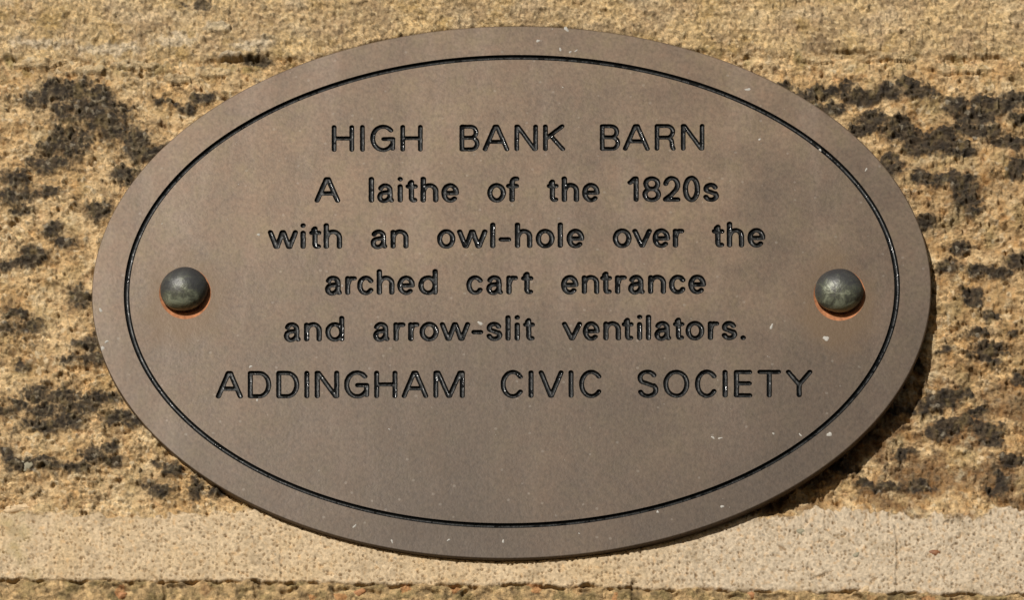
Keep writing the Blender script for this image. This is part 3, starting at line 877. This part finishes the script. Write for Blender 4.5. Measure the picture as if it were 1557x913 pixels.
for (ch, F, gx, gy, rr, segs) in letters_pending:
    loops = contours(F, gx, gy)
    letter_loops += [[(p[0], -p[1] / KY) for p in L] for L in loops]
    gyy, gxx = np.gradient(F, GD)

    def samp(arr, x, y):
        i = np.clip(((y - gy[0]) / GD).astype(int), 0, arr.shape[0] - 2); j = np.clip(((x - gx[0]) / GD).astype(int), 0, arr.shape[1] - 2)
        fy = (y - gy[i]) / GD; fx = (x - gx[j]) / GD
        return arr[i, j] * (1 - fx) * (1 - fy) + arr[i, j + 1] * fx * (1 - fy) + arr[i + 1, j] * (1 - fx) * fy + arr[i + 1, j + 1] * fx * fy
    pts = []; edges = []; dd = []
    for L in loops:
        n0 = len(pts)
        pts += L; dd += [0.0] * len(L)
        edges += [(n0 + k, n0 + (k + 1) % len(L)) for k in range(len(L))]
    ring = np.array(pts)
    for off in (0.22, 0.8):
        gxs = samp(gxx, ring[:, 0], ring[:, 1]); gys = samp(gyy, ring[:, 0], ring[:, 1])
        ln = np.hypot(gxs, gys) + 1e-9
        p2 = ring - off * np.stack([gxs / ln, gys / ln], -1)
        f = samp(F, p2[:, 0], p2[:, 1])
        ok = abs(f + off) < 0.12
        p2 = p2[ok][::(1 if off < .5 else 2)]
        pts += [tuple(p) for p in p2]; dd += [float(trough_depth(np.float64(off), rr, 3.8)) * (0.75 if off < .5 else 1)] * len(p2)
    gA, gB = np.meshgrid(gx[::2], gy[::2])
    gA = gA + 0.2 * np.sin(gB * 3.1); gF = samp(F, gA.ravel(), gB.ravel())
    keep = gF < -1.35
    gp = np.stack([gA.ravel()[keep], gB.ravel()[keep]], -1)
    gdep = trough_depth(-gF[keep], rr, 3.8)
    pts += [tuple(p) for p in gp]; dd += list(gdep)
    vo, eo, fo, ov, oe, of = delaunay_2d_cdt([Vector(p) for p in pts], edges, [], 0, 1e-5)
    vo = np.array([(v.x, v.y) for v in vo])
    dep_ = np.array([dd[k[0]] if k else 0.0 for k in ov])
    fc = np.array([tuple(f) for f in fo if len(f) == 3])
    cen = vo[fc].mean(1)
    okf = samp(F, cen[:, 0], cen[:, 1]) < 0.0
    e1 = (vo[fc[:, 1]] - vo[fc[:, 0]]); e2 = (vo[fc[:, 2]] - vo[fc[:, 0]])
    area = e1[:, 0] * e2[:, 1] - e1[:, 1] * e2[:, 0]
    fc = fc[okf & (abs(area) > 1e-6)]
    area = area[okf & (abs(area) > 1e-6)]
    fc = np.where((area < 0)[:, None], fc[:, ::-1], fc)
    used, inv = np.unique(fc, return_inverse=True)
    fc = inv.reshape(fc.shape); v2 = vo[used]; d2 = dep_[used]
    # lumpy brushed enamel
    d2 = d2 - (d2 > 0.5) * (0.16 * fbm(v2[:, 0], v2[:, 1], 5, 3, 205) + 0.35 * fbm(v2[:, 0], v2[:, 1], 14, 2, 207))
    world_pts = to_world(np.stack([v2[:, 0], -v2[:, 1] / KY], -1), np.maximum(d2, 0.0))
    c0 = world_pts.mean(0); c0[1] = 0
    nm = {'-': 'hyphen', '.': 'full_stop'}.get(ch, 'digit' if ch.isdigit() else 'letter')
    mesh_obj(nm, world_pts, fc.astype(np.int64), M_enamel, plaque, True, None, tuple(float(v) for v in c0))

# ---- the face plate: one sheet pierced by letters, border groove and bolt holes
HOLE = 39.5
GW = 4.4                                            # half width of the border groove
gcx, gcy, ga, gb, gth = 778.3, 443.5, 585.9, 356.5, math.radians(0.85)
NO, NG, NH = 640, 560, 64
outer = ell(ecx, ecy, ea - RIM, eb - RIM, eth, NO)
gro_o = ell(gcx, gcy, ga, gb, gth, NG, GW)
gro_i = ell(gcx, gcy, ga, gb, gth, NG, -GW)
bolt_centres = [(bx - 1.6, by + 7.6) for bx, by in BOLTS]
hole_loops = [ell(bx, by, HOLE, HOLE, 0, NH) for bx, by in bolt_centres]
hole_loops = [h - np.array([0, 0]) for h in hole_loops]


def cdt_region(loops, test):
    pts, edges = [], []
    for L in loops:
        n0 = len(pts)
        pts += [Vector((float(p[0]), float(p[1]))) for p in L]
        edges += [(n0 + k, n0 + (k + 1) % len(L)) for k in range(len(L))]
    # even-odd fill
    vo, eo, fo, ov, oe, of = delaunay_2d_cdt(pts, edges, [], 2, 1e-5)
    v = np.array([(p.x, p.y) for p in vo])
    return v, [tuple(f) for f in fo]


def region_faces(loops):
    """faces of the CDT that lie inside by the even-odd rule"""
    v, f = cdt_region(loops, None)
    f = np.array([t for t in f if len(t) == 3])
    cen = v[f].mean(1)
    cnt = np.zeros(len(cen), int)
    for L in loops:
        L = np.asarray(L)
        lo, hi = L.min(0), L.max(0)
        cand = np.where((cen[:, 0] > lo[0]) & (cen[:, 0] < hi[0]) & (cen[:, 1] > lo[1]) & (cen[:, 1] < hi[1]))[0]
        if not len(cand): continue
        c = cen[cand]; x1, y1 = L[:, 0], L[:, 1]; x2, y2 = np.roll(x1, -1), np.roll(y1, -1)
        cross = np.zeros(len(c), int)
        for s0 in range(0, len(c), 4000):
            cc = c[s0:s0 + 4000]
            st = (y1[None] > cc[:, 1:2]) != (y2[None] > cc[:, 1:2])
            with np.errstate(divide='ignore', invalid='ignore'):
                xi = (x2 - x1)[None] * (cc[:, 1:2] - y1[None]) / (y2 - y1)[None] + x1[None]
            cross[s0:s0 + 4000] = (st & (cc[:, 0:1] < xi)).sum(1)
        cnt[cand] += cross & 1
    f = f[(cnt & 1) == 1]
    e1 = v[f[:, 1]] - v[f[:, 0]]; e2 = v[f[:, 2]] - v[f[:, 0]]
    area = e1[:, 0] * e2[:, 1] - e1[:, 1] * e2[:, 0]
    f = f[abs(area) > 1e-7]; area = area[abs(area) > 1e-7]
    # photograph y runs down, so flip to face the camera (-Y)
    return v, np.where((area > 0)[:, None], f[:, ::-1], f)


v_a, f_a = region_faces([outer, gro_o])                                   # border rim
v_b, f_b = region_faces([gro_i] + hole_loops + letter_loops)              # field with the text
plate_co = [to_world(v_a, 0.0), to_world(v_b, 0.0)]
plate_f = [f_a, f_b + len(v_a)]
# rounded arris, side and back of the plate, lofted from rings
prof = [(RIM, 0.0), (RIM * .62, 0.10), (RIM * .28, 0.55), (RIM * .06, 1.3), (0.0, 2.2), (0.0, TH - 1.0), (1.0, TH)]
n0 = len(v_a) + len(v_b)
ringc = []
for (ins_, dp) in prof:
    ringc.append(to_world(ell(ecx, ecy, ea - ins_, eb - ins_, eth, NO), dp))
ringc.append(to_world(np.array([[ecx, ecy]]), TH))
rf = []
for k in range(len(prof) - 1):
    for j in range(NO):
        a = n0 + k * NO + j; b = n0 + k * NO + (j + 1) % NO
        rf.append((a, b, b + NO)); rf.append((a, b + NO, a + NO))
last = n0 + (len(prof) - 1) * NO
for j in range(NO):
    rf.append((last + j, last + (j + 1) % NO, last + NO))
co = np.concatenate(plate_co + ringc)
mesh_obj('face_plate', co, np.concatenate(plate_f + [np.array(rf)]), M_plaque, plaque, False, None, (plaque_x, TH * S, plaque_z))
fp = bpy.data.objects['face_plate']
fp.data.polygons.foreach_set('use_smooth', np.array([i >= len(f_a) + len(f_b) for i in range(len(fp.data.polygons))]))

# ---- black border groove
NP = 9
gco, gf = [], []
tt = np.linspace(0, 2 * np.pi, NG, endpoint=False)
for k in range(NP):
    u = -1 + 2 * k / (NP - 1)
    u = math.copysign(abs(u) ** 0.7, u) if u else 0.0
    ring2 = ell(gcx, gcy, ga, gb, gth, NG, GW * u)
    dp = 4.4 * (1 - abs(u) ** 4)
    if 0 < k < NP - 1:
        dpn = dp - 0.25 * fbm(ring2[:, 0], ring2[:, 1], 7, 3, 211) - 0.4 * fbm(ring2[:, 0], ring2[:, 1], 30, 2, 213)
    else:
        dpn = np.zeros(NG)
    gco.append(to_world(ring2, dpn))
for k in range(NP - 1):
    for j in range(NG):
        a = k * NG + j; b = k * NG + (j + 1) % NG
        gf.append((a, a + NG, b + NG, b))
mesh_obj('border_groove', np.concatenate(gco), np.array(gf), M_enamel, plaque, True, None, (plaque_x, 0.0, plaque_z))

# ---- domed bolts in rusty countersunk holes
for bi, ((bx, by), (hx, hy)) in enumerate(zip(BOLTS, bolt_centres)):
    R = 36.5
    x0, z0 = [float(v) for v in unproject(hx - 1.0, hy - 3.2)]
    # dome: flattened cap with a rolled edge standing a little off the plaque
    NU = 72
    pr = [(0.0, -32.0)]
    for k in range(1, 15):
        a = math.pi / 2 * k / 14
        pr.append((R * math.sin(a), -4.5 - 27.5 * math.cos(a)))
    pr += [(R * .985, -3.4), (R * .93, -2.4), (R * .72, -1.8), (R * .40, -1.8), (R * .38, 12.0)]
    v, f = [], []
    for r_, dp in pr:
        for j in range(NU):
            t = 2 * math.pi * j / NU
            wob = 1 + 0.012 * math.sin(2 * t + bi) + 0.008 * math.sin(5 * t + 2 * bi)
            v.append((x0 + r_ * wob * math.cos(t) * S, dp * S, z0 + r_ * wob * math.sin(t) * S))
    for k in range(len(pr) - 1):
        for j in range(NU):
            a = k * NU + j; b = k * NU + (j + 1) % NU
            f.append((a, b, b + NU, a + NU))
    head = mesh_obj('bolt_head', v, f, M_bolt, plaque, True, None, (x0, 0.0, z0))
    head['label'] = ('dull grey-green domed bolt head at the left end of the plaque' if bi == 0 else
                     'dull grey-green domed bolt head at the right end of the plaque')
    # rust lined countersink
    gco, gf = [], []
    cs_prof = [(HOLE, 0.0), (HOLE - .6, .5), (HOLE - 4, 1.8), (HOLE - 9, 3.6), (HOLE - 14, 4.8), (12.0, 5.5)]
    for r_, dp in cs_prof:
        ring2 = ell(hx, hy, r_, r_, 0, NH)
        dn = dp - (0.5 * fbm(ring2[:, 0], ring2[:, 1], 6, 3, 221 + bi) if dp > 1 else 0)
        gco.append(to_world(ring2, dn))
    for k in range(len(cs_prof) - 1):
        for j in range(NH):
            a = k * NH + j; b = k * NH + (j + 1) % NH
            gf.append((a, b, b + NH, a + NH))
    rr_ = mesh_obj('rust_ring', np.concatenate(gco), np.array(gf), M_rust, None, True, None, (x0, 0.0, z0))
    rr_.parent = head; rr_.location = (0, 0, 0)

# ---- pale specks of lichen and bird lime on the face (one low crust mesh)
rs = np.random.RandomState(5)
known = [(1256, 515, 4.2), (1261, 661, 3.6), (1173, 497, 3.0), (818, 62, 2.4), (852, 75, 2.2), (861, 44, 3.4), (867, 79, 1.8), (876, 77, 1.8),
         (153, 472, 2.6), (162, 520, 2.4), (156, 530, 3.0), (596, 824, 2.2), (682, 822, 2.0), (1098, 771, 2.4), (1084, 666, 2.2), (1095, 667, 2.2),
         (765, 824, 2.2), (1137, 136, 3.0), (1247, 98 + 130, 2.0), (1155, 212, 1.8), (1317, 258, 2.0), (539, 801, 2.4), (1000, 779, 2.0),
         (381, 558, 2.2), (393, 357, 2.2), (730, 492, 3.2), (1217, 662, 2.0), (391, 609, 1.8), (1176, 660, 1.7)]
for _ in range(45):
    a = rs.rand() * 2 * np.pi; r_ = math.sqrt(rs.rand()) * 0.985
    x, y = ecx + ea * r_ * math.cos(a), ecy + eb * r_ * math.sin(a)
    rho = math.hypot((x - gcx) / ga, (y - gcy) / gb)
    if 0.975 < rho < 1.025: continue
    if any(math.hypot(x - hx, y - hy) < 47 for hx, hy in bolt_centres): continue
    low = 0.45 + 0.75 * (y / 900)
    if rs.rand() > low: continue
    known.append((x, y, 0.4 + 1.0 * rs.rand() ** 4))
    if rs.rand() < 0.3: known.append((x + rs.randn() * 9, y + rs.randn() * 7, 0.4 + 0.6 * rs.rand() ** 3))
allsegs = [s_ for (_, _, _, _, _, sg) in letters_pending for s_ in sg]
sa = np.array(allsegs)
v, f = [], []
for (x, y, r_) in known:
    dx, dy = sa[:, 2] - sa[:, 0], sa[:, 3] - sa[:, 1]
    L = np.maximum(dx * dx + dy * dy, 1e-9)
    t = np.clip(((x - sa[:, 0]) * dx + (-y * KY - sa[:, 1]) * dy) / L, 0, 1)
    if np.hypot(x - sa[:, 0] - t * dx, -y * KY - sa[:, 1] - t * dy).min() < 4.3 + r_: continue
    n = 9; b = len(v); ph = rs.rand(3) * 6.28
    st = 1 + 0.5 * rs.rand()
    rot = rs.rand() * 3.14
    pts = []
    for k, (q, hgt) in enumerate(((1.0, -0.02), (0.7, 0.35), (0.0, 0.5))):
        for j in range(n if q else 1):
            t_ = 2 * math.pi * j / n
            rad = r_ * q * (1 + .22 * math.sin(2 * t_ + ph[0]) + .18 * math.sin(3 * t_ + ph[1]))
            a_, b_ = rad * math.cos(t_) * st, rad * math.sin(t_) / st
            pts.append((x + a_ * math.cos(rot) - b_ * math.sin(rot), y + a_ * math.sin(rot) + b_ * math.cos(rot), -hgt * min(r_, 2) * 0.7))
    pts = np.array(pts)
    v += to_world(pts[:, :2], pts[:, 2]).tolist()
    for j in range(n):
        j2 = (j + 1) % n
        f.append((b + j, b + n + j, b + n + j2)); f.append((b + j, b + n + j2, b + j2)); f.append((b + n + j, b + 2 * n, b + n + j2))
sp = mesh_obj('lichen_specks', v, np.array(f), M_speck, plaque, True, None, (plaque_x, 0.0, plaque_z))
sp['kind'] = 'stuff'
